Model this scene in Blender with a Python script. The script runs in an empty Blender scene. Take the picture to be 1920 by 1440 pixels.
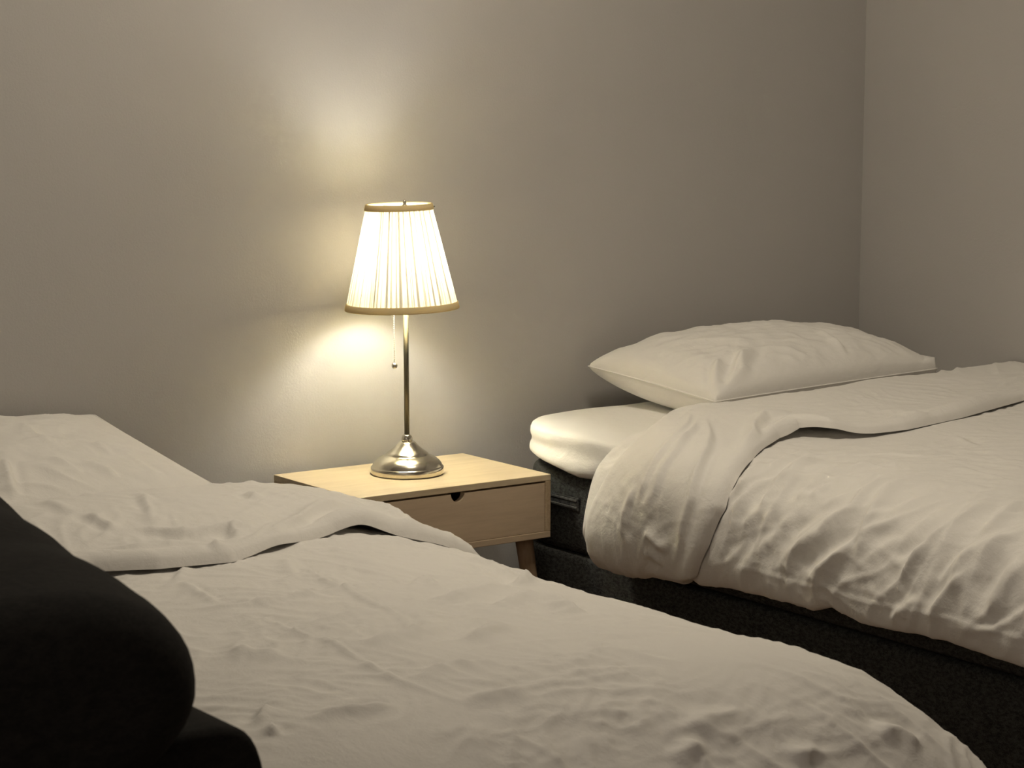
import bpy, bmesh, math, random
import numpy as np
from mathutils import Vector, Matrix

sc = bpy.context.scene
COL = sc.collection

# ------------------------------------------------------------------ camera, world, exposure
cam_d = bpy.data.cameras.new('camera')
cam_d.sensor_fit = 'HORIZONTAL'; cam_d.sensor_width = 36.0
cam_d.lens = 4270.4 / 1920 * 36.0
cam_d.clip_start = 0.05; cam_d.clip_end = 60
cam_d.dof.use_dof = True; cam_d.dof.focus_distance = 4.45; cam_d.dof.aperture_fstop = 20
cam = bpy.data.objects.new('camera', cam_d); COL.objects.link(cam)
yaw, pitch, roll = 0.6275, 0.1359, 0.0038
fw = Vector((math.sin(yaw)*math.cos(pitch), math.cos(yaw)*math.cos(pitch), -math.sin(pitch)))
rt = Vector((math.cos(yaw), -math.sin(yaw), 0)); up = rt.cross(fw)
r2 = rt*math.cos(roll) + up*math.sin(roll); u2 = up*math.cos(roll) - rt*math.sin(roll)
M = Matrix((r2, u2, -fw)).transposed().to_4x4()
M.translation = Vector((-2.2567, -3.9546, 1.3009))
cam.matrix_world = M
sc.camera = cam

AMBIENT = 0.65            # added uniform fill light, entering through the open left side
AMBIENT_COL = (1.0, 0.88, 0.76)
BULB = 130.0              # bulb emission strength
BULB_COL = (1.0, 0.975, 0.90)
FILL_LAMP = 36.0       # strength of the added, unseen fill lamp under the ceiling
FILL_COL = (1.0, 0.88, 0.69)
FILL_AT = (0.05, -1.05)
EXPOSURE = 0.0
w = bpy.data.worlds.new('world'); sc.world = w; w.use_nodes = True
bg = w.node_tree.nodes['Background']
bg.inputs['Color'].default_value = (*AMBIENT_COL, 1); bg.inputs['Strength'].default_value = AMBIENT
sc.view_settings.view_transform = 'Standard'; sc.view_settings.look = 'None'
sc.view_settings.exposure = EXPOSURE; sc.view_settings.gamma = 1.0
sc.view_settings.use_curve_mapping = False
sc.cycles.use_denoising = True
sc.cycles.max_bounces = 10; sc.cycles.diffuse_bounces = 6; sc.cycles.transmission_bounces = 8
sc.cycles.sample_clamp_indirect = 0.0
sc.cycles.caustics_reflective = False; sc.cycles.caustics_refractive = False

# ------------------------------------------------------------------ helpers
def link(name, me, mat=None, parent=None, smooth=False):
    o = bpy.data.objects.new(name, me); COL.objects.link(o)
    if mat: me.materials.append(mat)
    if parent: o.parent = parent
    if smooth:
        me.polygons.foreach_set('use_smooth', np.ones(len(me.polygons), bool))
    return o

def empty(name, loc=(0, 0, 0)):
    o = bpy.data.objects.new(name, None); COL.objects.link(o); o.location = loc
    o.empty_display_size = .1
    return o

def tag(o, label, cat, group=None):
    o['label'] = label; o['category'] = cat
    if group: o['group'] = group
    return o

def bm_obj(name, bm, mat, parent=None, smooth=False):
    me = bpy.data.meshes.new(name)
    bmesh.ops.recalc_face_normals(bm, faces=bm.faces)
    bm.to_mesh(me); bm.free()
    return link(name, me, mat, parent, smooth)

def add_box(bm, lo, hi, bevel=0.0, seg=2):
    g = bmesh.ops.create_cube(bm, size=1.0)
    vs = g['verts']
    for v in vs:
        v.co = Vector([lo[i] + (v.co[i] + .5)*(hi[i]-lo[i]) for i in range(3)])
    if bevel > 0:
        es = list({e for v in vs for e in v.link_edges})
        bmesh.ops.bevel(bm, geom=es, offset=bevel, segments=seg, affect='EDGES', profile=.5)
    return vs

def box(name, lo, hi, mat, parent=None, bevel=0.0015, seg=2):
    bm = bmesh.new(); add_box(bm, lo, hi, bevel, seg)
    return bm_obj(name, bm, mat, parent)

def lathe(name, prof, mat, parent=None, n=72, cap=True, smooth=True, wob=None):
    bm = bmesh.new(); rings = []
    for (r, z) in prof:
        ring = []
        for k in range(n):
            a = 2*math.pi*k/n
            rr = r + (wob(a, z) if wob else 0)
            ring.append(bm.verts.new((rr*math.cos(a), rr*math.sin(a), z)))
        rings.append(ring)
    for a, b in zip(rings[:-1], rings[1:]):
        for k in range(n):
            bm.faces.new((a[k], a[(k+1) % n], b[(k+1) % n], b[k]))
    if cap:
        bm.faces.new(rings[0][::-1]); bm.faces.new(rings[-1])
    return bm_obj(name, bm, mat, parent, smooth)

def tube(name, pts, r, mat, parent=None, n=10):
    bm = bmesh.new(); rings = []
    P = [Vector(p) for p in pts]
    for i, p in enumerate(P):
        d = (P[min(i+1, len(P)-1)] - P[max(i-1, 0)]).normalized()
        a = d.orthogonal().normalized() if i == 0 else (prev - d*prev.dot(d)).normalized()
        prev = a; b = d.cross(a)
        rings.append([bm.verts.new(p + (a*math.cos(2*math.pi*k/n) + b*math.sin(2*math.pi*k/n))*r) for k in range(n)])
    for a, b in zip(rings[:-1], rings[1:]):
        for k in range(n):
            bm.faces.new((a[k], a[(k+1) % n], b[(k+1) % n], b[k]))
    bm.faces.new(rings[0][::-1]); bm.faces.new(rings[-1])
    return bm_obj(name, bm, mat, parent, True)

def grid_mesh(name, P, mat, parent=None, closed_u=False):
    """P: (nu, nv, 3) array of points."""
    nu, nv = P.shape[:2]
    idx = np.arange(nu*nv).reshape(nu, nv)
    if closed_u:
        idx = np.vstack([idx, idx[:1]])
    q = np.stack([idx[:-1, :-1], idx[1:, :-1], idx[1:, 1:], idx[:-1, 1:]], -1).reshape(-1, 4)
    me = bpy.data.meshes.new(name)
    me.vertices.add(nu*nv); me.vertices.foreach_set('co', P.reshape(-1).astype(np.float32))
    me.loops.add(q.size); me.loops.foreach_set('vertex_index', q.reshape(-1).astype(np.int32))
    me.polygons.add(len(q)); me.polygons.foreach_set('loop_start', np.arange(0, q.size, 4, dtype=np.int32))
    me.update(calc_edges=True); me.validate()
    return link(name, me, mat, parent, True)

# ------------------------------------------------------------------ numpy noise
def _hash(ix, iy, seed):
    h = (ix.astype(np.int64)*374761393 + iy.astype(np.int64)*668265263 + seed*974634541) & 0xffffffff
    h = ((h ^ (h >> 13))*1274126177) & 0xffffffff
    h = h ^ (h >> 16)
    return (h & 0xffff)/65535.0

def noise(x, y, seed=0):
    ix, iy = np.floor(x), np.floor(y); fx, fy = x-ix, y-iy
    ux, uy = fx*fx*fx*(fx*(fx*6-15)+10), fy*fy*fy*(fy*(fy*6-15)+10)
    def g(dx, dy):
        a = _hash(ix+dx, iy+dy, seed)*2*np.pi
        return np.cos(a)*(fx-dx) + np.sin(a)*(fy-dy)
    return ((g(0, 0)*(1-ux)+g(1, 0)*ux)*(1-uy) + (g(0, 1)*(1-ux)+g(1, 1)*ux)*uy)*1.4

def ridged(x, y, seed=0):
    return (1-np.abs(noise(x, y, seed))*1.6).clip(0, 1)

def smooth01(x):
    x = np.clip(x, 0, 1); return x*x*(3-2*x)

def spline(pts, n=600):
    """dense Catmull-Rom through pts resampled by arc length -> (s, x, z, nx, nz)"""
    P = np.array(pts, float)
    Q = np.vstack([2*P[0]-P[1], P, 2*P[-1]-P[-2]])
    out = []
    for i in range(1, len(Q)-2):
        p0, p1, p2, p3 = Q[i-1:i+3]
        d = [max(np.linalg.norm(b-a), 1e-6)**.5 for a, b in ((p0, p1), (p1, p2), (p2, p3))]
        t0, t1 = 0, d[0]; t2 = t1+d[1]; t3 = t2+d[2]
        for t in np.linspace(t1, t2, 60, endpoint=False):
            A1 = (t1-t)/(t1-t0)*p0+(t-t0)/(t1-t0)*p1; A2 = (t2-t)/(t2-t1)*p1+(t-t1)/(t2-t1)*p2
            A3 = (t3-t)/(t3-t2)*p2+(t-t2)/(t3-t2)*p3
            B1 = (t2-t)/(t2-t0)*A1+(t-t0)/(t2-t0)*A2; B2 = (t3-t)/(t3-t1)*A2+(t-t1)/(t3-t1)*A3
            out.append((t2-t)/(t2-t1)*B1+(t-t1)/(t2-t1)*B2)
    out.append(P[-1]); out = np.array(out)
    s = np.concatenate([[0], np.cumsum(np.linalg.norm(np.diff(out, axis=0), axis=1))])
    S = np.linspace(0, s[-1], n)
    x, z = np.interp(S, s, out[:, 0]), np.interp(S, s, out[:, 1])
    tx, tz = np.gradient(x, S), np.gradient(z, S); l = np.hypot(tx, tz)
    return S, x, z, -tz/l, tx/l

# cross sections of the two duvets across the bed (x, z), hem first
RX = spline([(.472, .41), (.455, .383), (.438, .383), (.424, .42), (.430, .475), (.456, .537), (.525, .586), (.65, .604), (.85, .608), (1.2, .618), (1.642, .629)])
LX = spline([(-1.20, .36), (-1.225, .34), (-1.24, .36), (-1.23, .46), (-1.17, .55), (-1.05, .582), (-.85, .592), (-.6, .590), (-.42, .580), (-.30, .560), (-.20, .524), (-.125, .46), (-.095, .37), (-.105, .345), (-.13, .37)])
RLEN, LLEN = RX[0][-1], LX[0][-1]

def right_base(s, v):
    """v = -y"""
    x = np.interp(s, RX[0], RX[1]); z = np.interp(s, RX[0], RX[2])
    hem = np.clip((.50-z)/.13, 0, 1)
    z = z + hem*np.interp(v, [.5, .78, .82, .90, 1.08, 1.13, 1.18, 1.25, 1.45, 1.6, 2.1], [-.006, -.008, -.022, -.012, -.006, -.004, .012, -.004, .008, .0, -.01])
    x = x - hem*(.010*np.sin(v*5.2+.4))
    return np.stack([x, -v, z], -1)

def left_base(s, v):
    x = np.interp(s, LX[0], LX[1]); z = np.interp(s, LX[0], LX[2])
    # foot end: fold down past v0
    v0, rad = 1.79, .33
    d = np.maximum(v-v0, 0)
    ph = np.clip(d/rad, 0, np.pi/2)
    yv = np.where(d > 0, v0 + rad*np.sin(ph), v)
    drop = np.where(d > 0, rad*.9*(1-np.cos(ph)) + np.maximum(d-rad*np.pi/2, 0), 0)
    zh = .30
    k = np.clip(1-drop/.30, 0.0, 1)
    z = zh + (z-zh)*k
    # round the plan corner a little
    cx = -.66
    x = x + np.where(x > cx, .035*smooth01((x-cx)/.3), 0)*smooth01((v-1.55)/.45)
    return np.stack([x, -yv, z], -1)

def left_band(s, t):
    """turned-down fold of the left duvet; t 0..1 from front edge over the top to the rolled back and under"""
    vf = np.interp(s, LB_S, LB_V)
    lift = .004 + .016*np.exp(-((s-1.05)/.05)**2) + .006*np.exp(-((s-.86)/.05)**2)
    return band_pts(left_base, s, t, vf, .655, lift, .040)

LB_S = [0, .4, .57, .65, .76, .84, .92, 1.0, 1.07, 1.15, 1.25, 1.5]
LB_V = [.97, 1.0, 1.044, 1.085, 1.10, 1.06, 1.016, .985, .975, .99, .98, .95]

def right_band(s, t):
    sv = np.array(RB_S); vf = np.interp(s, sv, RB_V)
    lift = .003 + .016*np.exp(-((s-.54)/.05)**2)
    vr = np.interp(s, [0, .12, .2, .27, .33, .42, .5, 1.5], [.545, .56, .592, .60, .575, .512, .495, .495])
    return band_pts(right_base, s, t, vf, vr, lift, .032, .36)

RB_S = [0, .05, .07, .124, .19, .24, .31, .376, .45, .516, .56, .64, .72, .89, 1.15, 1.5]
RB_V = [.785, .79, .83, .872, .90, .888, .86, .816, .775, .765, .815, .845, .856, .836, .768, .74]

def normals(f, s, v):
    e = 1e-3
    a = f(s+e, v)-f(s-e, v); b = f(s, v+e)-f(s, v-e)
    n = np.cross(b, a); n /= np.linalg.norm(n, axis=-1, keepdims=True)+1e-12
    return n

def band_pts(base, s, t, vf, vr, off0, off1, flare_s=0.0):
    # t in [0,.72]: top layer from front edge to rear; [.72,1]: the half-round roll at the rear and under
    tt = np.clip(t/.72, 0, 1); q = np.clip((t-.72)/.28, 0, 1)
    side = smooth01((flare_s-s)/.14) if flare_s else 0*s
    R_ = off1*.75*(1+.3*side)
    v = vf + (vr-vf)*tt
    dist = tt*np.abs(vr-vf)
    x_ = np.clip(1-dist/.022, 0, 1)
    lipped = .016*np.sqrt(np.clip(1-x_*x_, 0, 1))
    off = off0*(1-tt)**2 + lipped + (off1-.016)*smooth01(tt*1.2)
    off = off + .022*side*smooth01((s-.06)/.16)*np.sin(np.pi*np.clip(tt*.9+.08, 0, 1))**1.2
    v = v - R_*np.sin(q*np.pi)
    off = off - R_*(1-np.cos(q*np.pi))
    B = base(s, v); N = normals(base, s, v)
    return B + N*off[..., None]

def crease_add(H, s, v, poly, h, wd, side=1.0, taper=True):
    wd = wd*.85
    """add a raised crease with a shallow valley beside it; s (ns,), v (nv,) axes"""
    P = np.array(poly, float); m = wd*5
    i0, i1 = np.searchsorted(s, [P[:, 0].min()-m, P[:, 0].max()+m]); j0, j1 = np.searchsorted(v, [P[:, 1].min()-m, P[:, 1].max()+m])
    if i1 <= i0 or j1 <= j0: return
    S, V = np.meshgrid(s[i0:i1], v[j0:j1], indexing='ij')
    best = np.full(S.shape, 9.0); sg = np.zeros(S.shape); tl = np.zeros(S.shape)
    L = np.linalg.norm(np.diff(P, axis=0), axis=1); tot = L.sum(); acc = 0
    for a, b, l in zip(P[:-1], P[1:], L):
        if l < 1e-6: continue
        d = (b-a)/l
        u = np.clip((S-a[0])*d[0]+(V-a[1])*d[1], 0, l)
        dx, dy = S-a[0]-u*d[0], V-a[1]-u*d[1]
        dd = np.hypot(dx, dy); c = dx*d[1]-dy*d[0]
        k = dd < best
        best[k] = dd[k]; sg[k] = np.sign(c[k]); tl[k] = (acc+u[k])/tot
        acc += l
    sd = best*sg*side
    w1 = np.where(sd > 0, wd, wd*1.7)
    prof = .55*np.exp(-(best/w1)**2) + .45*np.exp(-1.6*np.sqrt((best/w1)**2+.01)) - .40*np.exp(-((sd-1.9*wd)/(1.3*wd))**2)
    tp = smooth01(np.minimum(tl, 1-tl)*3.2) if taper else 1
    H[i0:i1, j0:j1] += h*prof*tp

def cloth_noise(S, V, seed, amp, ang=0.6, l1=.16, l2=.05):
    c, s_ = math.cos(ang), math.sin(ang)
    wx = noise(S*5, V*5, seed+7)*.05; wy = noise(S*5, V*5, seed+8)*.05
    a = (S+wx)*c + (V+wy)*s_; b = -(S+wx)*s_ + (V+wy)*c
    r = ridged(a/l1, b/l2, seed)**3 - .3
    m = smooth01(noise(S*3.1, V*3.1, seed+3)+.45)
    return amp*r*m

def crumple(S, V, seed, amp):
    """sharp little folds meeting at angles, as in unironed cotton"""
    H = 0
    for i, (ang, l1, l2) in enumerate(((.2, .13, .035), (1.1, .10, .030), (2.2, .12, .040), (2.8, .07, .022))):
        c, s_ = math.cos(ang), math.sin(ang)
        wx = noise(S*6+i, V*6, seed+31+i)*.03; wy = noise(S*6, V*6+i, seed+47+i)*.03
        a = (S+wx)*c + (V+wy)*s_; b = -(S+wx)*s_ + (V+wy)*c
        m = smooth01(noise(S*4.3+7*i, V*4.3, seed+i)*1.4+.25)
        H = H + m*(ridged(a/l1, b/l2, seed+11*i)**2.2-.25)*(l2/.035)
    return amp*H

def noise_rand_creases(H, s, v, rng, n, box_, ang, dang, ln, h, wd):
    for _ in range(n):
        cs, cv = rng.uniform(box_[0], box_[1]), rng.uniform(box_[2], box_[3])
        a = ang + rng.gauss(0, dang); l = ln*rng.uniform(.4, 1.3); cur = rng.gauss(0, .4)
        pts = []
        for k in range(6):
            f = k/5-.5; aa = a+cur*f
            pts.append((cs+math.cos(aa)*l*f, cv+math.sin(aa)*l*f))
        crease_add(H, s, v, pts, h*rng.uniform(.4, 1.2), wd*rng.uniform(.6, 1.4), rng.choice((-1, 1)))

# ------------------------------------------------------------------ materials
def new_mat(name):
    m = bpy.data.materials.new(name); m.use_nodes = True
    nt = m.node_tree; b = nt.nodes['Principled BSDF']
    return m, nt, b
def N(nt, t, **kw):
    n = nt.nodes.new(t)
    for k, v_ in kw.items():
        if k in n.inputs.keys(): n.inputs[k].default_value = v_
        else: setattr(n, k, v_)
    return n
def ramp(nt, fac, stops):
    r = nt.nodes.new('ShaderNodeValToRGB'); e = r.color_ramp.elements
    while len(e) < len(stops): e.new(.5)
    for el, (p, c) in zip(e, stops): el.position = p; el.color = (*c, 1)
    nt.links.new(fac, r.inputs['Fac']); return r.outputs['Color']
def coord(nt, kind='Object', scale=(1, 1, 1)):
    tc = nt.nodes.new('ShaderNodeTexCoord'); mp = nt.nodes.new('ShaderNodeMapping'); mp.inputs['Scale'].default_value = scale
    nt.links.new(tc.outputs[kind], mp.inputs['Vector']); return mp.outputs['Vector']
def bump(nt, b, hgt, strength, dist, prev=None):
    n = N(nt, 'ShaderNodeBump', Strength=strength, Distance=dist)
    nt.links.new(hgt, n.inputs['Height'])
    if prev: nt.links.new(prev, n.inputs['Normal'])
    nt.links.new(n.outputs['Normal'], b.inputs['Normal']); return n.outputs['Normal']

def wall_mat(name, col):
    m, nt, b = new_mat(name); b.inputs['Roughness'].default_value = .62
    b.inputs['Specular IOR Level'].default_value = .35
    v_ = coord(nt)
    n1 = N(nt, 'ShaderNodeTexNoise', Scale=1.3, Detail=3.0); nt.links.new(v_, n1.inputs['Vector'])
    c = ramp(nt, n1.outputs['Fac'], [(.3, tuple(x*.965 for x in col)), (.7, tuple(x*1.03 for x in col))])
    nt.links.new(c, b.inputs['Base Color'])
    n2 = N(nt, 'ShaderNodeTexNoise', Scale=210.0, Detail=3.0, Roughness=.6); nt.links.new(v_, n2.inputs['Vector'])
    n3 = N(nt, 'ShaderNodeTexNoise', Scale=9.0, Detail=2.0); nt.links.new(v_, n3.inputs['Vector'])
    p = bump(nt, b, n3.outputs['Fac'], .25, .006)
    bump(nt, b, n2.outputs['Fac'], .38, .0011, p)
    return m

def linen_mat(name, col, tr=.12):
    m, nt, b = new_mat(name); b.inputs['Roughness'].default_value = .75
    b.inputs['Specular IOR Level'].default_value = .25
    b.inputs['Sheen Weight'].default_value = .12
    v_ = coord(nt)
    b.inputs['Base Color'].default_value = (*col, 1)
    n1 = N(nt, 'ShaderNodeTexNoise', Scale=24.0, Detail=5.0, Roughness=.6, Distortion=.25); nt.links.new(v_, n1.inputs['Vector'])
    n2 = N(nt, 'ShaderNodeTexNoise', Scale=700.0, Detail=1.0); nt.links.new(v_, n2.inputs['Vector'])
    p = bump(nt, b, n1.outputs['Fac'], .34, .008)
    bump(nt, b, n2.outputs['Fac'], .12, .0006, p)
    return m

def dark_fabric(name, c0, c1, scale=420.0, rough=.9):
    m, nt, b = new_mat(name); b.inputs['Roughness'].default_value = rough
    b.inputs['Specular IOR Level'].default_value = .2
    v_ = coord(nt, scale=(1, 1, 2.0))
    n1 = N(nt, 'ShaderNodeTexNoise', Scale=scale, Detail=2.0, Roughness=.7); nt.links.new(v_, n1.inputs['Vector'])
    n2 = N(nt, 'ShaderNodeTexNoise', Scale=scale*.25, Detail=2.0); nt.links.new(v_, n2.inputs['Vector'])
    mx = N(nt, 'ShaderNodeMath', operation='ADD'); nt.links.new(n1.outputs['Fac'], mx.inputs[0]); nt.links.new(n2.outputs['Fac'], mx.inputs[1])
    h = N(nt, 'ShaderNodeMath', operation='MULTIPLY'); h.inputs[1].default_value = .5; nt.links.new(mx.outputs[0], h.inputs[0])
    nt.links.new(ramp(nt, h.outputs[0], [(.38, c0), (.62, c1)]), b.inputs['Base Color'])
    bump(nt, b, h.outputs[0], .6, .0015)
    return m

def wood_mat(name, c0, c1, axis='x', rough=.5):
    m, nt, b = new_mat(name); b.inputs['Roughness'].default_value = rough
    b.inputs['Specular IOR Level'].default_value = .3
    scl = {'x': (1.2, 14, 14), 'y': (14, 1.2, 14), 'z': (14, 14, 1.2)}[axis]
    v_ = coord(nt, scale=scl)
    n1 = N(nt, 'ShaderNodeTexNoise', Scale=3.0, Detail=5.0, Roughness=.62, Distortion=.6); nt.links.new(v_, n1.inputs['Vector'])
    n2 = N(nt, 'ShaderNodeTexNoise', Scale=14.0, Detail=3.0, Roughness=.7); nt.links.new(v_, n2.inputs['Vector'])
    mx = N(nt, 'ShaderNodeMix', data_type='FLOAT'); mx.inputs['Factor'].default_value = .4
    nt.links.new(n1.outputs['Fac'], mx.inputs[2]); nt.links.new(n2.outputs['Fac'], mx.inputs[3])
    nt.links.new(ramp(nt, mx.outputs[0], [(.34, c0), (.66, c1)]), b.inputs['Base Color'])
    bump(nt, b, n2.outputs['Fac'], .12, .0006)
    return m

def metal_mat(name, col, rough):
    m, nt, b = new_mat(name)
    b.inputs['Base Color'].default_value = (*col, 1); b.inputs['Metallic'].default_value = 1.0
    v_ = coord(nt, scale=(1, 1, 30))
    n1 = N(nt, 'ShaderNodeTexNoise', Scale=30.0, Detail=2.0); nt.links.new(v_, n1.inputs['Vector'])
    mr = N(nt, 'ShaderNodeMapRange'); mr.inputs['To Min'].default_value = rough*.8; mr.inputs['To Max'].default_value = rough*1.25
    nt.links.new(n1.outputs['Fac'], mr.inputs['Value']); nt.links.new(mr.outputs[0], b.inputs['Roughness'])
    return m

def shade_mat(name, col, tcol, fac, pleats=True):
    """thin fabric: part diffuse reflection, part diffuse transmission; doubled cloth in the pleats lets less through"""
    m = bpy.data.materials.new(name); m.use_nodes = True; nt = m.node_tree; nt.nodes.clear()
    out = nt.nodes.new('ShaderNodeOutputMaterial')
    d = N(nt, 'ShaderNodeBsdfDiffuse'); d.inputs['Color'].default_value = (*col, 1)
    t = N(nt, 'ShaderNodeBsdfTranslucent'); t.inputs['Color'].default_value = (*tcol, 1)
    mix = nt.nodes.new('ShaderNodeMixShader'); mix.inputs['Fac'].default_value = fac
    if pleats:
        tc = nt.nodes.new('ShaderNodeTexCoord'); sp = nt.nodes.new('ShaderNodeSeparateXYZ'); nt.links.new(tc.outputs['Object'], sp.inputs[0])
        at = N(nt, 'ShaderNodeMath', operation='ARCTAN2'); nt.links.new(sp.outputs['Y'], at.inputs[0]); nt.links.new(sp.outputs['X'], at.inputs[1])
        n1 = N(nt, 'ShaderNodeTexNoise', noise_dimensions='1D', Scale=15.0, Detail=2.5, Roughness=.72); nt.links.new(at.outputs[0], n1.inputs['W'])
        mr = N(nt, 'ShaderNodeMapRange'); mr.inputs['From Min'].default_value = .44; mr.inputs['From Max'].default_value = .51
        mr.inputs['To Min'].default_value = fac*.14; mr.inputs['To Max'].default_value = fac*1.3
        nt.links.new(n1.outputs['Fac'], mr.inputs['Value']); nt.links.new(mr.outputs[0], mix.inputs['Fac'])
    nt.links.new(d.outputs[0], mix.inputs[1]); nt.links.new(t.outputs[0], mix.inputs[2]); nt.links.new(mix.outputs[0], out.inputs['Surface'])
    return m

M_wall = wall_mat('wall_paint', (.47, .455, .44))
M_wallr = wall_mat('wall_paint_right', (.47, .455, .44))
M_ceil = wall_mat('ceiling_paint', (.86, .85, .83))
M_floor = wood_mat('floor_wood', (.16, .10, .06), (.24, .16, .10), 'y')
M_linen = linen_mat('white_cotton', (.84, .82, .785))
M_pillow = linen_mat('white_pillowcase', (.84, .82, .785))
M_sheet = linen_mat('white_sheet', (.86, .845, .81))
M_char = dark_fabric('charcoal_weave', (.017, .0175, .0175), (.078, .079, .075))
M_piping = dark_fabric('charcoal_strap', (.06, .06, .058), (.15, .15, .14))
M_black = dark_fabric('black_upholstery', (.006, .0055, .005), (.014, .0125, .011), 300.0)
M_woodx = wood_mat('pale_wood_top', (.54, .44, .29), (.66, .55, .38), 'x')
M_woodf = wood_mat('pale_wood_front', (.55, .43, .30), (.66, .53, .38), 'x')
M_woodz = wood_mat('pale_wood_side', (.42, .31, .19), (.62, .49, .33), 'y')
M_leg = wood_mat('leg_wood', (.36, .25, .16), (.50, .37, .25), 'z')
M_dark = new_mat('dark_void')[0]; M_dark.node_tree.nodes['Principled BSDF'].inputs['Base Color'].default_value = (.05, .04, .03, 1)
M_nickel = metal_mat('brushed_nickel', (.66, .62, .52), .20)
M_stem = metal_mat('shaded_nickel_stem', (.16, .145, .105), .36)  # nickel with the stem's shade darkened into its base colour
M_shade = shade_mat('pleated_shade_cloth', (.88, .84, .68), (.98, .90, .70), .115)
M_trim = shade_mat('shade_trim_cloth', (.74, .62, .36), (.95, .74, .28), .10, False)
M_cord = new_mat('white_plastic')[0]; M_cord.node_tree.nodes['Principled BSDF'].inputs['Base Color'].default_value = (.75, .72, .65, 1)
m, nt, b = new_mat('bulb_glow'); M_bulb = m
b.inputs['Base Color'].default_value = (1, 1, 1, 1); b.inputs['Emission Color'].default_value = (*BULB_COL, 1); b.inputs['Emission Strength'].default_value = BULB

# ------------------------------------------------------------------ room
def structure(name, lo, hi, mat):
    o = box(name, lo, hi, mat, bevel=0); o['kind'] = 'structure'; return o
structure('wall_back', (-3.2, 0, 0), (1.75, .1, 2.5), M_wall)
structure('wall_right', (1.65, -4.8, 0), (1.75, 0, 2.5), M_wallr)
structure('wall_left', (-3.3, -1.7, 0), (-3.2, .1, 2.5), M_wall)
structure('wall_rear', (-3.2, -4.9, 0), (1.75, -4.8, 2.5), M_wall)
structure('floor', (-3.2, -4.8, -.1), (1.75, .1, 0), M_floor)
structure('ceiling', (-3.2, -4.8, 2.5), (1.75, .1, 2.6), M_ceil)

# added fill lamp, out of view overhead, put in to brighten the bed tops
cl = empty('added_fill_lamp', (FILL_AT[0], FILL_AT[1], 2.5))
tag(cl, 'added round fill lamp, out of view on the ceiling above the beds', 'added fill lamp')
m, nt, b = new_mat('fill_glow'); b.inputs['Base Color'].default_value = (.9, .9, .88, 1)
b.inputs['Emission Color'].default_value = (*FILL_COL, 1); b.inputs['Emission Strength'].default_value = FILL_LAMP
lathe('diffuser', [(.215, -.03), (.205, -.050), (.17, -.068), (.11, -.080), (.04, -.084), (.003, -.0845)], m, cl, 64)
lathe('rim', [(.22, -.001), (.225, -.004), (.225, -.028), (.217, -.032), (.212, -.028)], M_nickel, cl, 64, cap=False)

# ------------------------------------------------------------------ beds
def rrect(x0, x1, y0, y1, r, n=10):
    pts = []
    for cx, cy, a0 in ((x1-r, y1-r, 0), (x0+r, y1-r, 90), (x0+r, y0+r, 180), (x1-r, y0+r, 270)):
        for k in range(n+1):
            a = math.radians(a0+90*k/n); pts.append((cx+r*math.cos(a), cy+r*math.sin(a), math.cos(a), math.sin(a)))
    # densify the straight runs
    out = []
    for i, p in enumerate(pts):
        q = pts[(i+1) % len(pts)]; out.append(p)
        L = math.hypot(q[0]-p[0], q[1]-p[1]); k = int(L/.03)
        for j in range(1, k):
            f = j/k; out.append(tuple(p[m_]+(q[m_]-p[m_])*f for m_ in range(4)))
    return out

def loft(name, loop, prof, mat, parent=None, zfun=None):
    """prof: list of (outward offset, z); first and last rings are filled"""
    bm = bmesh.new(); rings = []
    for off, z in prof:
        ring = []
        for (x, y, nx, ny) in loop:
            p = Vector((x+nx*off, y+ny*off, z))
            if zfun: p = zfun(p, off)
            ring.append(bm.verts.new(p))
        rings.append(ring)
    n = len(loop)
    for a, c in zip(rings[:-1], rings[1:]):
        for k in range(n): bm.faces.new((a[k], a[(k+1) % n], c[(k+1) % n], c[k]))
    bm.faces.new(rings[0][::-1]); bm.faces.new(rings[-1])
    return bm_obj(name, bm, mat, parent, True)

def round_prof(z0, z1, r, bulge=0.0, n=5):
    p = []
    for k in range(n+1):
        a = math.pi/2*k/n; p.append((-r+r*math.sin(a), z0+r-r*math.cos(a)))
    for f in (.25, .5, .75):
        p.append((bulge*math.sin(f*math.pi), z0+r+(z1-z0-2*r)*f))
    for k in range(n+1):
        a = math.pi/2*k/n; p.append((-r+r*math.cos(a), z1-r+r*math.sin(a)))
    return p

def bed(x0, x1, yh, yf, which, r=.05):
    base = empty('bed_base', ((x0+x1)/2, (yh+yf)/2, 0))
    c = base.location
    lp = [(a-c.x, b_-c.y, p, q) for a, b_, p, q in rrect(x0, x1, yf, yh, r)]
    loft('base_box', lp, round_prof(.07, .334, .014, .003), M_char, base)
    for sx in (x0+.08, x1-.08):
        for sy in (yh-.1, yf+.1):
            o = lathe('leg', [(.022, 0), (.026, .02), (.028, .075)], M_leg, base, 20); o.location = (sx-c.x, sy-c.y, 0)
    mt = empty('mattress', ((x0+x1)/2, (yh+yf)/2, .336))
    lp2 = [(a-c.x, b_-c.y, p, q) for a, b_, p, q in rrect(x0+.003, x1-.003, yf+.003, yh-.003, r)]
    loft('mattress_body', lp2, [(o_, z-.337) for o_, z in round_prof(.336, .498, .016, .004)], M_char, mt)
    return base, mt

rb, rm = bed(.503, 1.63, -.11, -2.08, 'right', .16)
tag(rb, 'charcoal woven bed base on the floor beneath the bed in the corner', 'bed base')
tag(rm, 'charcoal mattress with stitched side handle, on the bed base beside the nightstand', 'mattress')
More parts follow.
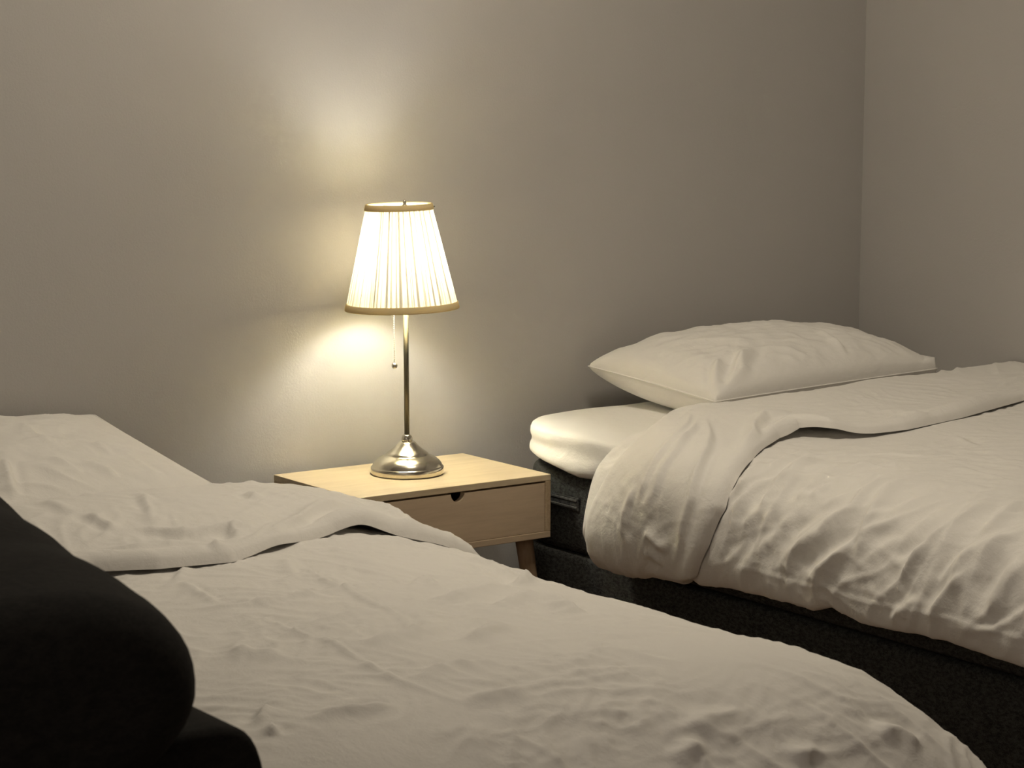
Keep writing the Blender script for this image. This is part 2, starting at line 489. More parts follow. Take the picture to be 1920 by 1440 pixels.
# carrying handle on the side facing the nightstand: a flat strap with two stitched ribs
bm = bmesh.new(); cx, cy = rm.location.x, rm.location.y
add_box(bm, (.4985-cx, -.385-cy, .425-.336), (.502-cx, -.235-cy, .452-.336), .0015)
hd = bm_obj('handle', bm, M_char, rm)
for dz in (.429, .444):
    bm = bmesh.new(); add_box(bm, (.4965-cx, -.380-cy, dz-.336), (.4995-cx, -.24-cy, dz+.005-.336), .0012)
    bm_obj('strap_rib', bm, M_piping, hd)

lb, lm = bed(-1.13, -.20, -.06, -1.93, 'left', .06)
tag(lb, 'charcoal bed base hidden under the duvet of the bed beside the sofa', 'bed base')
tag(lm, 'charcoal mattress under the white duvet of the bed beside the sofa', 'mattress')

def topper(x0, x1, yh, yf, z0, z1, label, r=.20, curl=True):
    o_ = empty('mattress_topper', ((x0+x1)/2, (yh+yf)/2, z0)); c = o_.location
    lp = rrect(x0, x1, yf, yh, r, 14)
    prof = [(-.05, .004), (-.012, .003), (.0035, .000), (.009, .005), (.010, .014), (.009, .024), (.006, .034), (.0045, .043), (.0055, .052), (.007, .060), (.0065, .070), (.0035, .0775), (-.003, .0818), (-.012, .0836), (-.05, .0840), (-.09, .084)]
    hh = (z1-z0)/.084
    def zf(p, off):
        x, y, z = p
        d = -y - 0.25
        hang = 0.0
        if curl:
            low = 1-max(0, min(1, (z)/.06)); low *= max(0, min(1, (off+.02)/.02))
            # the sheet sags lower along the side and lifts at the rounded head corner
            hang = low*(.022*(1-smooth01(np.array((-y-.16)/.30))) - .014*smooth01(np.array((-y-.28)/.2))*(1 if off > .003 else 0))
            x -= .006*math.sin(y*17+z*40)*low*.6
        w_ = .004*float(noise(np.array([x*7.]), np.array([y*7.+z*25]), 3)[0]) if off > -.06 else 0.0
        tuck = float(smooth01(np.array((-y-.38)/.12))) if curl else 0.0   # pressed down and in under the duvet
        if x < (x0+x1)/2: x += .044*tuck
        zz_ = (z*hh*(1-.25*tuck)+.003*tuck)
        return Vector((x-c.x + w_*.5, y-c.y + w_, zz_ + float(hang)*(1-.9*tuck) + (w_ if -.06 < off else 0)*.6))
    loft('sheet_cover', lp, prof, M_sheet, o_, zf)
    tag(o_, label, 'mattress topper')
    return o_
topper(.494, 1.63, -.104, -2.07, .5035, .584, 'white sheeted mattress topper with a bare head corner beside the nightstand')
topper(-1.08, -.335, -.055, -1.85, .5015, .545, 'white sheeted mattress topper under the pillow of the bed beside the sofa', curl=False)

# ------------------------------------------------------------------ duvets
CREASES = {
 'right': [
  ([(0.208, 0.912), (0.272, 0.900), (0.324, 0.884)], 0.012, 0.016, 1),
  ([(0.152, 0.936), (0.204, 0.984), (0.284, 0.980), (0.428, 0.916)], 0.012, 0.014, 1),
  ([(0.260, 0.940), (0.300, 0.924), (0.388, 0.896), (0.464, 0.880)], 0.008, 0.012, 1),
  ([(0.092, 1.024), (0.144, 1.084), (0.188, 1.144), (0.248, 1.188), (0.384, 1.152)], 0.016, 0.018, 1),
  ([(0.120, 1.252), (0.184, 1.248), (0.264, 1.224), (0.316, 1.208), (0.364, 1.200)], 0.01, 0.013, 1),
  ([(0.084, 1.112), (0.124, 1.160), (0.164, 1.216), (0.208, 1.276)], 0.014, 0.016, 1),
  ([(0.128, 1.344), (0.208, 1.384), (0.276, 1.396)], 0.014, 0.014, 1),
  ([(0.136, 1.448), (0.216, 1.484), (0.268, 1.548)], 0.016, 0.022, 1),
  ([(0.108, 1.004), (0.164, 1.012), (0.212, 1.008)], 0.006, 0.009, -1),
  ([(0.228, 1.388), (0.268, 1.400), (0.360, 1.380)], 0.006, 0.01, 1),
  ([(0.224, 1.464), (0.288, 1.472), (0.384, 1.448)], 0.012, 0.014, 1),
  ([(0.244, 1.076), (0.268, 1.072), (0.296, 1.084)], 0.007, 0.009, 1),
  ([(0.320, 1.000), (0.368, 0.996), (0.400, 1.020)], 0.004, 0.008, 1),
  ([(0.140, 1.428), (0.200, 1.456), (0.232, 1.468)], 0.008, 0.01, 1),
  ([(0.232, 1.112), (0.276, 1.144), (0.312, 1.148)], 0.008, 0.014, 1),
  ([(0.156, 1.072), (0.196, 1.116), (0.248, 1.148)], 0.008, 0.013, 1),
  ([(0.228, 1.224), (0.260, 1.272), (0.336, 1.296)], 0.006, 0.012, 1),
  ([(0.504, 1.176), (0.492, 1.268), (0.484, 1.360)], 0.005, 0.012, 1),
  ([(0.236, 1.048), (0.260, 1.044), (0.252, 1.072)], 0.006, 0.008, 1),
  ([(0.716, 0.936), (0.740, 0.964), (0.696, 1.064)], 0.004, 0.01, 1),
  ([(0.064, 1.332), (0.088, 1.356), (0.128, 1.404)], 0.008, 0.01, 1),
  ([(0.084, 1.420), (0.140, 1.460), (0.188, 1.500)], 0.012, 0.014, 1),
  ([(0.124, 1.544), (0.184, 1.568), (0.228, 1.580)], 0.012, 0.016, 1),
  ([(0.152, 1.312), (0.180, 1.348), (0.216, 1.392)], 0.008, 0.012, 1),
 ],
 'left': [
  ([(1.080, 1.364), (1.128, 1.316), (1.156, 1.288)], 0.012, 0.016, 1),
  ([(0.552, 1.276), (0.624, 1.332), (0.708, 1.340), (0.820, 1.324), (0.896, 1.296), (0.984, 1.272)], 0.005, 0.009, 1),
  ([(0.880, 1.044), (0.840, 1.164), (0.820, 1.256), (0.812, 1.336), (0.784, 1.464), (0.788, 1.544), (0.812, 1.596)], 0.005, 0.007, 1),
  ([(0.620, 1.356), (0.628, 1.432), (0.620, 1.540), (0.628, 1.584), (0.620, 1.696), (0.612, 1.780), (0.632, 1.856), (0.672, 1.900)], 0.004, 0.007, 1),
  ([(0.652, 1.144), (0.632, 1.240), (0.624, 1.312)], 0.004, 0.008, 1),
  ([(0.636, 1.156), (0.688, 1.088), (0.716, 1.064)], 0.004, 0.008, 1),
  ([(0.784, 1.492), (0.768, 1.548), (0.740, 1.616)], 0.004, 0.009, 1),
  ([(0.640, 1.584), (0.668, 1.620), (0.728, 1.604), (0.808, 1.556)], 0.006, 0.016, 1),
  ([(0.856, 1.436), (0.908, 1.440), (1.028, 1.376), (1.084, 1.364)], 0.008, 0.016, 1),
  ([(0.888, 1.360), (0.980, 1.276), (0.952, 1.336), (0.940, 1.420)], 0.004, 0.01, 1),
  ([(0.936, 1.496), (0.968, 1.492), (1.056, 1.444)], 0.01, 0.02, 1),
  ([(0.620, 1.776), (0.692, 1.756), (0.772, 1.780)], 0.005, 0.016, 1),
  ([(0.632, 1.860), (0.680, 1.864), (0.744, 1.868)], 0.006, 0.016, 1),
  ([(0.404, 1.796), (0.432, 1.768), (0.444, 1.752)], 0.006, 0.01, 1),
  ([(0.412, 1.816), (0.400, 1.844)], 0.006, 0.01, 1),
  ([(0.488, 1.796), (0.484, 1.828), (0.520, 1.836), (0.572, 1.840)], 0.007, 0.014, 1),
  ([(0.524, 1.536), (0.524, 1.584), (0.560, 1.592)], 0.006, 0.018, 1),
  ([(0.644, 1.492), (0.700, 1.488), (0.780, 1.460)], 0.005, 0.014, 1),
  ([(0.752, 1.212), (0.772, 1.228), (0.816, 1.204), (0.812, 1.248)], 0.003, 0.009, 1),
  ([(0.852, 1.092), (0.796, 1.212)], 0.005, 0.012, 1),
  ([(1.128, 1.144), (1.156, 1.200), (1.132, 1.288)], 0.006, 0.016, -1),
  ([(1.044, 1.460), (1.044, 1.512), (1.024, 1.588)], 0.008, 0.018, 1),
  ([(0.780, 1.668), (0.848, 1.620), (0.892, 1.616)], 0.008, 0.024, 1),
  ([(0.924, 1.700), (0.920, 1.796), (0.944, 1.864)], 0.004, 0.012, 1),
  ([(0.708, 1.864), (0.836, 1.848), (0.936, 1.864)], 0.004, 0.014, 1),
  ([(1.116, 2.052), (1.140, 2.032), (1.160, 2.032), (1.196, 2.060)], 0.008, 0.02, 1),
  ([(0.824, 2.024), (0.864, 2.020), (0.868, 2.040)], 0.005, 0.014, 1),
  ([(0.964, 2.060), (1.000, 2.056), (1.004, 2.068)], 0.005, 0.016, 1),
  ([(0.852, 1.988), (0.916, 1.980), (0.968, 1.976)], 0.005, 0.018, 1),
 ],
 'right_band': [
  ([(0.052, 0.147), (0.100, 0.122), (0.148, 0.136), (0.208, 0.156), (0.280, 0.226), (0.412, 0.471)], 0.007, 0.01, 1),
  ([(0.112, 0.446), (0.184, 0.434), (0.256, 0.452), (0.352, 0.531), (0.436, 0.617)], 0.004, 0.01, 1),
  ([(0.104, 0.307), (0.172, 0.351), (0.248, 0.366), (0.408, 0.538)], 0.004, 0.01, 1),
  ([(0.104, 0.355), (0.120, 0.313), (0.108, 0.256), (0.100, 0.169)], 0.008, 0.008, 1),
  ([(0.088, 0.350), (0.088, 0.277), (0.076, 0.198)], 0.006, 0.009, 1),
  ([(0.100, -0.050), (0.128, -0.049), (0.176, -0.032)], 0.005, 0.012, 1),
  ([(0.300, 0.085), (0.388, 0.075), (0.588, 0.355)], 0.012, 0.016, 1),
  ([(0.096, 0.468), (0.144, 0.488), (0.196, 0.484)], 0.005, 0.01, 1),
  ([(0.244, 0.404), (0.312, 0.419)], 0.003, 0.008, 1),
  ([(1.272, 0.950), (1.152, 0.601)], 0.003, 0.008, 1),
  ([(1.276, 0.833), (1.180, 0.527)], 0.003, 0.01, 1),
  ([(1.364, 0.726), (1.240, 0.385)], 0.004, 0.01, 1),
  ([(0.668, 0.058), (0.744, 0.105), (0.804, -0.012), (0.928, -0.030), (1.092, -0.050)], 0.006, 0.012, -1),
 ],
 'left_band': [
  ([(0.972, 0.507), (0.964, 0.383)], 0.006, 0.01, 1),
  ([(0.864, 0.064), (0.960, 0.109), (1.128, 0.352)], 0.01, 0.016, 1),
  ([(0.668, 0.479), (0.668, 0.352), (0.672, 0.279)], 0.006, 0.01, 1),
  ([(0.692, 0.322), (0.740, 0.217), (0.824, 0.174), (0.880, 0.086)], 0.009, 0.013, 1),
  ([(0.828, 0.172), (0.812, 0.079)], 0.009, 0.012, 1),
  ([(0.756, 0.077), (0.740, 0.002)], 0.006, 0.008, 1),
  ([(0.828, 0.683), (0.744, 0.361), (0.736, 0.282)], 0.004, 0.01, 1),
  ([(0.592, 0.143), (0.656, 0.130), (0.752, 0.128)], 0.005, 0.01, 1),
  ([(0.656, 0.692), (0.652, 0.524), (0.668, 0.479)], 0.005, 0.014, 1),
  ([(1.212, 0.639), (1.208, 0.263), (1.116, -0.050)], 0.008, 0.014, 1),
 ],
 'pillow_r': [
  ([(-0.992, 0.983), (-0.916, 0.824), (-0.799, 0.649), (-0.715, 0.565)], 0.01, 0.01, 1),
  ([(-0.933, 0.992), (-0.833, 0.933), (-0.682, 0.774), (-0.523, 0.607)], 0.01, 0.012, 1),
  ([(-0.874, 1.000), (-0.824, 0.967), (-0.690, 0.883), (-0.598, 0.841)], 0.008, 0.009, 1),
  ([(0.264, 0.289), (0.238, 0.615), (0.205, 0.874), (0.222, 0.967)], 0.007, 0.01, 1),
  ([(-0.423, 0.590), (-0.607, 0.724), (-0.741, 0.908)], 0.006, 0.012, 1),
  ([(-0.908, -0.155), (-0.983, 0.046), (-1.000, 0.213)], 0.004, 0.012, 1),
  ([(-1.000, -0.665), (-1.000, -0.339)], 0.005, 0.01, 1),
  ([(-0.933, 0.632), (-1.000, 0.615)], 0.004, 0.01, 1),
  ([(-0.021, 0.925), (-0.071, 0.983)], 0.004, 0.01, 1),
 ],
 'pillow_l': [
  ([(0.004, 0.381), (-0.046, 0.615), (-0.096, 0.833), (-0.130, 0.983)], 0.01, 0.01, 1),
  ([(0.364, -0.423), (0.322, 0.197), (0.414, 0.456)], 0.004, 0.012, 1),
  ([(0.397, 0.498), (0.473, 0.674), (0.490, 0.816)], 0.005, 0.009, 1),
  ([(0.699, 0.339), (0.715, 0.674), (0.699, 0.925)], 0.004, 0.012, 1),
  ([(0.582, 0.188), (0.598, 0.406)], 0.004, 0.008, 1),
  ([(0.238, 0.431), (0.314, 0.724)], 0.004, 0.01, 1),
 ],
}

def sheet_grid(base, s_len, v0, v1, step=.0045):
    s = np.arange(0, s_len+1e-6, step); v = np.arange(v0, v1, step)
    return s, v

# -- right duvet body
s, v = sheet_grid(right_base, RLEN, .50, 2.10)
S, V = np.meshgrid(s, v, indexing='ij')
H = np.zeros_like(S)
side_m = smooth01((.62-S)/.25)*smooth01(S/.08)
H += cloth_noise(S, V, 11, .005, .45, .26, .06)*side_m
H += cloth_noise(S, V, 23, .003, .35, .22, .07)
H += .006*noise(S*4, V*4, 5) + crumple(S, V, 101, .0020)
for poly, h, wd, sd in CREASES.get('right', []): crease_add(H, s, v, poly, h, wd, sd)
rng = random.Random(4)
noise_rand_creases(H, s, v, rng, 44, (.10, .42, .85, 1.9), .45, .3, .20, .0045, .011)
noise_rand_creases(H, s, v, rng, 40, (.45, 1.3, .75, 1.9), 1.2, .5, .18, .0022, .012)
crease_add(H, s, v, [(.098+.004*math.sin(q*9), q) for q in np.linspace(.95, 2.0, 24)], .0018, .004, 1, False)
fade = smooth01((S-.02)/.05)
P = right_base(S, V) ; Nn = normals(right_base, S, V)
P = P + Nn*(H*fade)[..., None]
P[..., 0] = np.minimum(P[..., 0], 1.643)
duvet_r = empty('duvet', (1.0, -1.2, .58))
def shift(P, o): return P - np.array(o.location)
grid_mesh('duvet_cover', shift(P, duvet_r), M_linen, duvet_r)
tag(duvet_r, 'white crumpled duvet with turned-down edge, hanging over the bed side in the corner', 'duvet')

# -- right turned-down band
s = np.arange(.035, RLEN, .0045); t = np.linspace(0, 1, 110)
S, T = np.meshgrid(s, t, indexing='ij')
BW = .45
W = np.clip(T/.72, 0, 1)*.27
H = .004*noise(S*6, W*9, 31) + crumple(S, W, 111, .0018) + cloth_noise(S, W, 41, .003, .2, .2, .05)
for poly, h, wd, sd in CREASES.get('right_band', []): crease_add(H, s, np.linspace(0, 1, 110)*BW, [(p, q*BW) for p, q in poly], h*1.3, wd, sd)
P = right_band(S, T)
Ng = np.cross(np.gradient(P, axis=0), np.gradient(P, axis=1)); Ng /= np.linalg.norm(Ng, axis=-1, keepdims=True)+1e-12
if Ng[len(s)//2, 40, 2] < 0: Ng = -Ng
# puffed front lip
lip = np.exp(-((T-.05)/.06)**2)*.008*(1+.6*np.sin(S*14+1)) * smooth01((S-.1)/.2)
P = P + Ng*((H*smooth01(T/.05)*smooth01((1-T)/.15)) + lip)[..., None]
P[..., 0] = np.minimum(P[..., 0], 1.645)
grid_mesh('turned_down_edge', shift(P, duvet_r), M_linen, duvet_r)

# -- left duvet body
s, v = sheet_grid(left_base, LLEN, .68, 2.40)
S, V = np.meshgrid(s, v, indexing='ij')
H = crumple(S, V, 121, .0028) + .007*noise(S*3.5, V*3.5, 55) + .003*noise(S*11, V*8, 56)
H += cloth_noise(S, V, 61, .004, 1.2, .22, .06) + cloth_noise(S, V, 67, .003, -.3, .25, .07)
for poly, h, wd, sd in CREASES.get('left', []): crease_add(H, s, v, poly, h*1.5, wd*.8, sd)
rng = random.Random(9)
noise_rand_creases(H, s, v, rng, 60, (.25, 1.08, .95, 1.9), .3, .7, .15, .0016, .009)
P = left_base(S, V); Nn = normals(left_base, S, V)
P = P + Nn*H[..., None]
duvet_l = empty('duvet', (-.66, -1.4, .58))
grid_mesh('duvet_cover', shift(P, duvet_l), M_linen, duvet_l)
tag(duvet_l, 'white creased duvet spread over the nearer bed beside the sofa', 'duvet')

# -- left turned-down band
s = np.arange(.03, LLEN-.03, .0045); t = np.linspace(0, 1, 110)
S, T = np.meshgrid(s, t, indexing='ij')
BW = .55
W = np.clip(T/.72, 0, 1)*.3
H = .004*noise(S*5, W*9, 71) + crumple(S, W, 131, .0032) + cloth_noise(S, W, 73, .003, .1, .25, .06)
for poly, h, wd, sd in CREASES.get('left_band', []): crease_add(H, s, np.linspace(0, 1, 110)*BW, [(p, q*BW) for p, q in poly], h*1.4, wd, sd)
P = left_band(S, T)
Ng = np.cross(np.gradient(P, axis=0), np.gradient(P, axis=1)); Ng /= np.linalg.norm(Ng, axis=-1, keepdims=True)+1e-12
if Ng[len(s)//2, 40, 2] < 0: Ng = -Ng
lip = np.exp(-((T-.05)/.06)**2)*.007*(1+.6*np.sin(S*11+2))
P = P + Ng*((H*smooth01(T/.05)*smooth01((1-T)/.15)) + lip)[..., None]
grid_mesh('turned_down_edge', shift(P, duvet_l), M_linen, duvet_l)

# ------------------------------------------------------------------ pillows
def pillow(corners, ttop, tbot, zmin, label, creases, seed, pinch=.05, ptop=.62, mat=None, peak=(0, 0), openend=0):
    """corners: BL, BR, FR, FL seam points; a grid over u (left to right) and v (back to front)"""
    n = 150
    u = np.linspace(-1, 1, n); v_ = np.linspace(-1, 1, n)
    U, Vv = np.meshgrid(u, v_, indexing='ij')
    a, b_ = (U+1)/2, (Vv+1)/2
    C = [np.array(c) for c in corners]
    base = ((1-a)*(1-b_))[..., None]*C[0] + (a*(1-b_))[..., None]*C[1] + (a*b_)[..., None]*C[2] + ((1-a)*b_)[..., None]*C[3]
    cen = sum(C)/4
    # edges drawn in between the corners
    ex = (C[1]-C[0])/2; ey = (C[3]-C[0])/2
    base = base - (pinch*U*(1-Vv**2))[..., None]*ex - (pinch*Vv*(1-U**2))[..., None]*ey
    U2, V2 = U-peak[0]*(1-U**2), Vv-peak[1]*(1-Vv**2)
    f = ((1-np.abs(U2)**2.2).clip(0)**ptop)*((1-np.abs(V2)**2.2).clip(0)**ptop)
    if openend: f = np.maximum(f, openend*smooth01((U-.75)/.2)*(np.abs(Vv) < .985)*(U < .99))
    Ws, Wv = np.linalg.norm(ex), np.linalg.norm(ey)
    H = (.006*noise(U*3, Vv*2.5, seed) + .0035*noise(U*8, Vv*6, seed+1) + cloth_noise(U*Ws, Vv*Wv, seed+2, .004, .5, .14, .05))
    H += crumple(U*Ws, Vv*Wv, seed+5, .0013)
    for poly, h, wd, sd in creases: crease_add(H, u*Ws, v_*Wv, [(p*Ws, q*Wv) for p, q in poly], h*1.6, wd, sd)
    H *= smooth01((1-np.abs(U))*6)*smooth01((1-np.abs(Vv))*6)
    top = base.copy(); top[..., 2] += ttop*f + H
    bot = base.copy(); bot[..., 2] -= tbot*f
    bot[..., 2] = np.maximum(bot[..., 2], zmin)
    root = empty('pillow', (cen[0], cen[1], zmin))
    # one closed mesh: top grid and bottom grid share the seam
    me = bpy.data.meshes.new('pillowcase')
    idx = np.arange(n*n).reshape(n, n); idb = idx + n*n
    edge = np.zeros((n, n), bool); edge[0] = edge[-1] = True; edge[:, 0] = edge[:, -1] = True
    idb = np.where(edge, idx, idb)
    q1 = np.stack([idx[:-1, :-1], idx[1:, :-1], idx[1:, 1:], idx[:-1, 1:]], -1).reshape(-1, 4)[:, ::-1]
    q2 = np.stack([idb[:-1, :-1], idb[1:, :-1], idb[1:, 1:], idb[:-1, 1:]], -1).reshape(-1, 4)
    co = np.concatenate([top.reshape(-1, 3), bot.reshape(-1, 3)]) - np.array(root.location)
    used = np.unique(np.concatenate([q1, q2])); remap = np.full(len(co), -1); remap[used] = np.arange(len(used))
    q = remap[np.concatenate([q1, q2])]
    me.from_pydata(co[used].tolist(), [], q.tolist()); me.update()
    link('pillowcase', me, mat or M_pillow, root, True)
    # stitched seam cord round the edge
    ring = np.concatenate([base[:, 0], base[-1, 1:], base[::-1, -1][1:], base[0, ::-1][1:-1]])
    tube('seam', [tuple(p-np.array(root.location)) for p in ring[::3]] + [tuple(ring[0]-np.array(root.location))], .0018, mat or M_pillow, root, 6)
    tag(root, label, 'pillow')
    return root

pillow([(.785, -.045, .664), (1.44, -.06, .672), (1.458, -.445, .652), (.800, -.450, .632)], .094, .09, .586,
       'plump white pillow on the far bed in the corner of the room', CREASES.get('pillow_r', []), 81, .02, .38, openend=.27)
pillow([(-1.06, -.03, .678), (-.392, -.035, .655), (-.355, -.47, .572), (-1.05, -.49, .585)], .045, .05, .566,
       'white pillow leaning back against the wall on the nearer bed', CREASES.get('pillow_l', []), 91, .012, .6)

# ------------------------------------------------------------------ nightstand
ns = empty('nightstand', (.231, -.186, 0)); nx, ny = .231, -.186
tag(ns, 'pale wooden nightstand with one drawer and splayed legs between the beds', 'nightstand')
X0, X1, Y0, Y1, ZT, ZB = 0.0, .4613, -.342, -.03, .50, .3706
TH = .013
def nb(name, lo, hi, mat, parent=ns, bevel=.0012):
    return box(name, (lo[0]-nx, lo[1]-ny, lo[2]), (hi[0]-nx, hi[1]-ny, hi[2]), mat, parent, bevel)
nb('top_panel', (X0, Y0, ZT-TH), (X1, Y1, ZT), M_woodx)
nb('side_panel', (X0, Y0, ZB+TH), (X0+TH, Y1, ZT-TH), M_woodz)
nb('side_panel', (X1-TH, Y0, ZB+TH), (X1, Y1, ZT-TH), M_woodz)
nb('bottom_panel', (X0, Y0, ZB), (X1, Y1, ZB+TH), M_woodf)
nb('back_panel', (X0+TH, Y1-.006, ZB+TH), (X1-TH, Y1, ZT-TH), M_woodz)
# drawer front with half-round finger cut-out in its top edge
dx0, dx1, dz0, dz1 = X0+TH+.0015, X1-TH-.0015, ZB+TH+.001, ZT-TH-.0035
cxx, rr = .2345, .0165
xs = sorted(set([dx0, dx1] + list(np.linspace(dx0, cxx-rr-.001, 6)) + [cxx-rr*math.cos(math.pi*k/24) for k in range(25)] + list(np.linspace(cxx+rr+.001, dx1, 6))))
bm = bmesh.new(); yf, yb = Y0+.0015, Y0+.016; cols = []
for x in xs:
    h = dz1 - (math.sqrt(max(rr*rr-(x-cxx)**2, 0)) if abs(x-cxx) < rr else 0)
    cols.append([bm.verts.new((x-nx, y-ny, z)) for y, z in ((yf, dz0), (yf, h), (yb, h), (yb, dz0))])
for a, c in zip(cols[:-1], cols[1:]):
    for k in range(4): bm.faces.new((a[k], c[k], c[(k+1) % 4], a[(k+1) % 4]))
bm.faces.new(cols[0]); bm.faces.new(cols[-1][::-1])
dr = bm_obj('drawer', bm, M_woodf, ns)
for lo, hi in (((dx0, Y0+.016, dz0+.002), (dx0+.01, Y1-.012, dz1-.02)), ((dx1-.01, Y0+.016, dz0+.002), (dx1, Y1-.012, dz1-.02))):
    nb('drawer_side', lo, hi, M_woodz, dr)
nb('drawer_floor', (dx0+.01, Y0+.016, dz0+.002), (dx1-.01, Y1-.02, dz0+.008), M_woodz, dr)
def leg(px, py, sx, sy):
    bm = bmesh.new(); n = 24; rings = []
    for f in np.linspace(0, 1, 8):
        r = .0185 - .0075*f
        z = ZB*(1-f)
        cx_, cy_ = px + sx*f*.055, py + sy*f*.05
        rings.append([bm.verts.new((cx_-nx+r*math.cos(2*math.pi*k/n), cy_-ny+r*math.sin(2*math.pi*k/n), z)) for k in range(n)])
    for a, c in zip(rings[:-1], rings[1:]):
        for k in range(n): bm.faces.new((a[k], a[(k+1) % n], c[(k+1) % n], c[k]))
    bm.faces.new(rings[0]); bm.faces.new(rings[-1])
    bm_obj('leg', bm, M_leg, ns, True)
leg(.424, -.300, 1, -.3); leg(.048, -.300, -1, -.3); leg(.424, -.075, 1, .3); leg(.048, -.075, -1, .3)

# ------------------------------------------------------------------ table lamp
LX_, LY_ = .2274, -.1719
lamp = empty('table_lamp', (LX_, LY_, ZT+.0006))
tag(lamp, 'lit table lamp with pleated cream shade and brushed nickel foot on the nightstand', 'lamp')
lamp.rotation_euler = (0, 0, 0)
base_prof = [(.066, 0), (.0725, .0004), (.0735, .002), (.0735, .0135), (.0725, .0150), (.0712, .0155), (.0705, .0170), (.0690, .0205), (.0655, .0255), (.0605, .0300), (.0545, .0338), (.0485, .0365), (.0440, .0382), (.0432, .0392), (.0425, .0410), (.0395, .0435), (.0345, .0470), (.0285, .0515), (.0230, .0565), (.0190, .0610), (.0168, .0640), (.0150, .0652)]
bo = lathe('base', base_prof, M_nickel, lamp, 96)
lathe('stem_collar', [(.0105, .0650), (.0112, .0665), (.0110, .072), (.0095, .077), (.0066, .0795)], M_nickel, lamp, 40)
lathe('stem', [(.0052, .065), (.0052, .355)], M_stem, lamp, 32)
lathe('socket', [(.012, 0.353), (.017, 0.359), (.017, 0.393), (.0135, 0.401)], M_cord, lamp, 32)
bulb = lathe('bulb', [(.0115, 0.399), (.014, 0.407), (.022, 0.417), (.028, 0.429), (.030, 0.441), (.028, 0.453), (.021, 0.464), (.011, 0.470), (.002, 0.471)], M_bulb, lamp, 32)
ZS0, ZS1, RS0, RS1 = .3330, .5420, .1115, .0635
def wob(a, z):
    f = (z-ZS0)/(ZS1-ZS0)
    k = .0011*math.sin(a*52 + 1.5*math.sin(a*5)) + .0007*math.sin(a*97 + 2*math.sin(a*7+1)) + .0005*math.sin(a*23)
    return k*(1-.25*f)
zz = np.linspace(ZS0+.006, ZS1-.004, 14)
shade = lathe('lamp_shade', [(RS0+(RS1-RS0)*((z-ZS0)/(ZS1-ZS0)), z) for z in zz], M_shade, lamp, 720, cap=False, wob=wob)
def band(name, z0, z1):
    pr = []
    for z, o in ((z0, .000), (z0-.0008, .0022), (z0+.001, .0034), (z1-.001, .0034), (z1+.0004, .0022), (z1, .0004), (z1, -.0012), (z0, -.0012), (z0, 0)):
        pr.append((RS0+(RS1-RS0)*((z-ZS0)/(ZS1-ZS0)) + o, z))
    return lathe(name, pr, M_trim, shade, 128, cap=False)
band('trim_band', ZS0, ZS0+.0125); band('trim_band', ZS1-.0115, ZS1)
# spider fitting: hub and three spokes under the top ring, with a small finial
lathe('finial', [(.003, .5335), (.0065, .534), (.0065, .5385), (.003, .541), (.0038, .545), (.002, .549), (.0006, .5505)], M_nickel, lamp, 20)
for k in range(3):
    a = math.radians(100+120*k)
    tube('spoke', [(.004*math.cos(a), .004*math.sin(a), .5355), ((RS1-.002)*math.cos(a), (RS1-.002)*math.sin(a), .5355)], .0013, M_nickel, lamp, 8)
for k in (0, 1):
    sg = 1 if k else -1; a = math.radians(40)
    tube('harp', [(sg*math.cos(a)*x, sg*math.sin(a)*x, z) for x, z in ((.012, .352), (.030, .362), (.040, .397), (.0385, .445), (.028, .495), (.013, .526), (.003, .5345))], .0011, M_nickel, lamp, 8)
# pull chain of small beads with an end ball, hanging on the camera's left of the stem
vx, vy = math.cos(yaw), -math.sin(yaw)
ch_x, ch_y = -.0235*vx, -.0235*vy
bm = bmesh.new(); z = .370
while z > .2235:
    g = bmesh.ops.create_icosphere(bm, subdivisions=1, radius=.0016); bmesh.ops.translate(bm, verts=g['verts'], vec=(ch_x, ch_y, z)); z -= .0043
g = bmesh.ops.create_cone(bm, cap_ends=True, segments=8, radius1=.0006, radius2=.0006, depth=.15); bmesh.ops.translate(bm, verts=g['verts'], vec=(ch_x, ch_y, .297))
ch = bm_obj('pull_chain', bm, M_cord, lamp, True)
bm = bmesh.new(); bmesh.ops.create_uvsphere(bm, u_segments=24, v_segments=16, radius=.0062); bmesh.ops.translate(bm, verts=bm.verts, vec=(ch_x, ch_y, .2185))
bm_obj('chain_ball', bm, M_nickel, ch, True)
tube('power_cord', [(.060, .030, .006), (.068, .040, .0058), (.078, .055, .0042), (.090, .080, .0032), (.105, .110, .0030), (.118, .138, .0030), (.123, .150, .0005), (.1245, .1565, -.012), (.125, .158, -.06), (.128, .158, -.20), (.14, .160, -.40), (.15, .161, -.47)], .0026, M_cord, lamp, 8)
lamp.rotation_euler = Matrix.Rotation(math.radians(-.45), 3, Vector((fw.x, fw.y, 0)).normalized()).to_euler()
shade.rotation_euler = Matrix.Rotation(math.radians(-1.2), 3, Vector((fw.x, fw.y, 0)).normalized()).to_euler()
shade.location = (0, 0, 0)

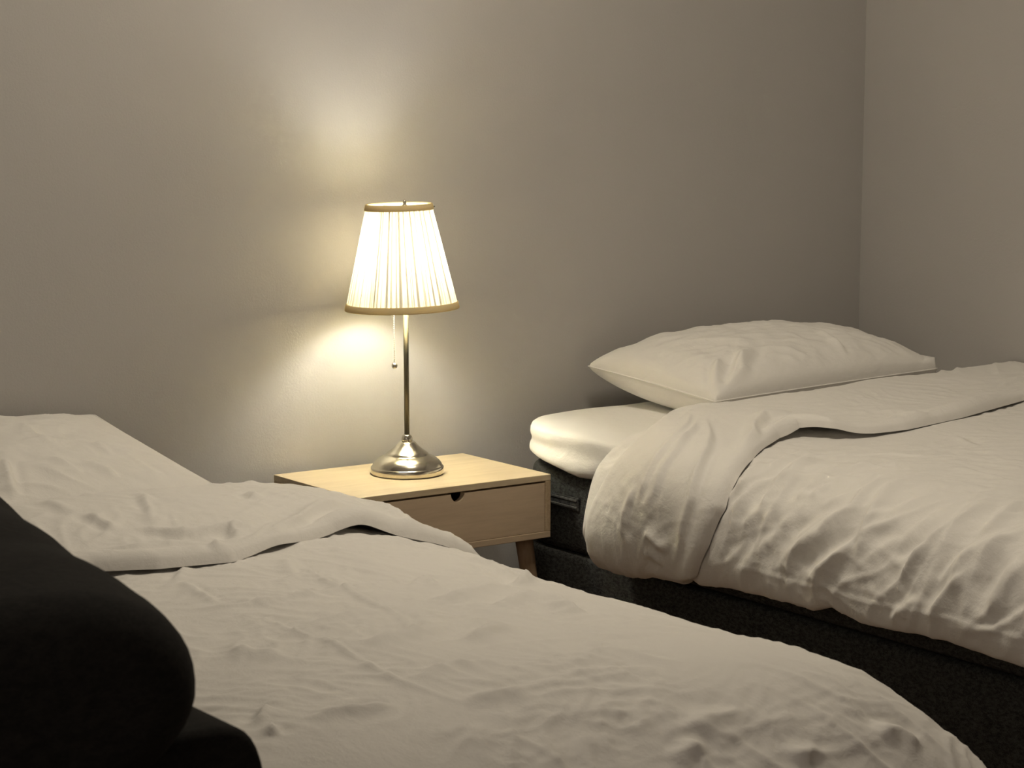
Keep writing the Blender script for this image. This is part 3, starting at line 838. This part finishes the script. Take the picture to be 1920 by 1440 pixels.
# ------------------------------------------------------------------ sofa at the left
sofa = empty('sofa', (-1.55, -1.95, 0))
tag(sofa, 'black upholstered sofa with a rounded padded back, standing beside the nearer bed', 'sofa')
def extr(name, prof, y0, y1, round_, mat, parent, org, seed=0, amp=.0, dx=0.0):
    """closed profile (x,z) swept along y with softly rounded ends"""
    P_ = np.array(prof); c = P_.mean(0); rows = []
    ys, ks = [], []
    for k in range(9):
        a = math.pi/2*k/8; ys.append(y0+round_*(1-math.sin(a))); ks.append(1-round_*1.0*(1-math.cos(a))/ (np.ptp(P_[:, 0])/2)) if False else ks.append(None)
    rows = []
    seq = [(y0+round_*(1-math.cos(math.pi/2*k/10)), round_*(1-math.sin(math.pi/2*k/10))) for k in range(11)]
    L = y1-y0; m_ = int(L/.02)
    seq += [(y0+round_+(L-2*round_)*j/m_, 0) for j in range(1, m_)]
    seq += [(y1-round_*(1-math.cos(math.pi/2*k/10)), round_*(1-math.sin(math.pi/2*k/10))) for k in range(10, -1, -1)]
    d = P_-c; l = np.linalg.norm(d, axis=1, keepdims=True)
    for y, ins in seq:
        q = c + d/l*np.maximum(l-ins, .002)
        q = q + d/l*(amp*noise(np.arange(len(q))*.12+seed, np.full(len(q), y*9.0), seed))[:, None]
        rows.append(np.stack([q[:, 0]+dx*(y-y0), np.full(len(q), y), q[:, 1]], -1))
    A = np.array(rows) - np.array(org)
    bm = bmesh.new(); R_ = [[bm.verts.new(p) for p in row] for row in A]
    n = len(prof)
    for a, b2 in zip(R_[:-1], R_[1:]):
        for k in range(n): bm.faces.new((a[k], a[(k+1) % n], b2[(k+1) % n], b2[k]))
    bm.faces.new(R_[0][::-1]); bm.faces.new(R_[-1])
    return bm_obj(name, bm, mat, parent, True)
def sup(cx, cz, hx, hz, p=2.6, n=48):
    r_ = []
    for k in range(n):
        a = 2*math.pi*k/n; ca, sa = math.cos(a), math.sin(a)
        r_.append((cx+hx*math.copysign(abs(ca)**(2/p), ca), cz+hz*math.copysign(abs(sa)**(2/p), sa)))
    return r_
org = tuple(sofa.location)
extr('back_cushion', sup(-1.530, .798, .142, .090, 2.15), -2.345, -.75, .06, M_black, sofa, org, 5, .0045, .17)
extr('back_frame', sup(-1.440, .420, .142, .324, 9), -2.28, -.7, .015, M_black, sofa, org, 6, 0)
extr('seat', sup(-1.85, .33, .42, .12, 6), -2.30, -.75, .03, M_black, sofa, org, 7, .004)
for x in (-2.2, -1.36):
    for y in (-2.25, -.8):
        o = lathe('leg', [(.018, 0), (.022, .21)], M_dark, sofa, 16); o.location = (x-org[0], y-org[1], 0)
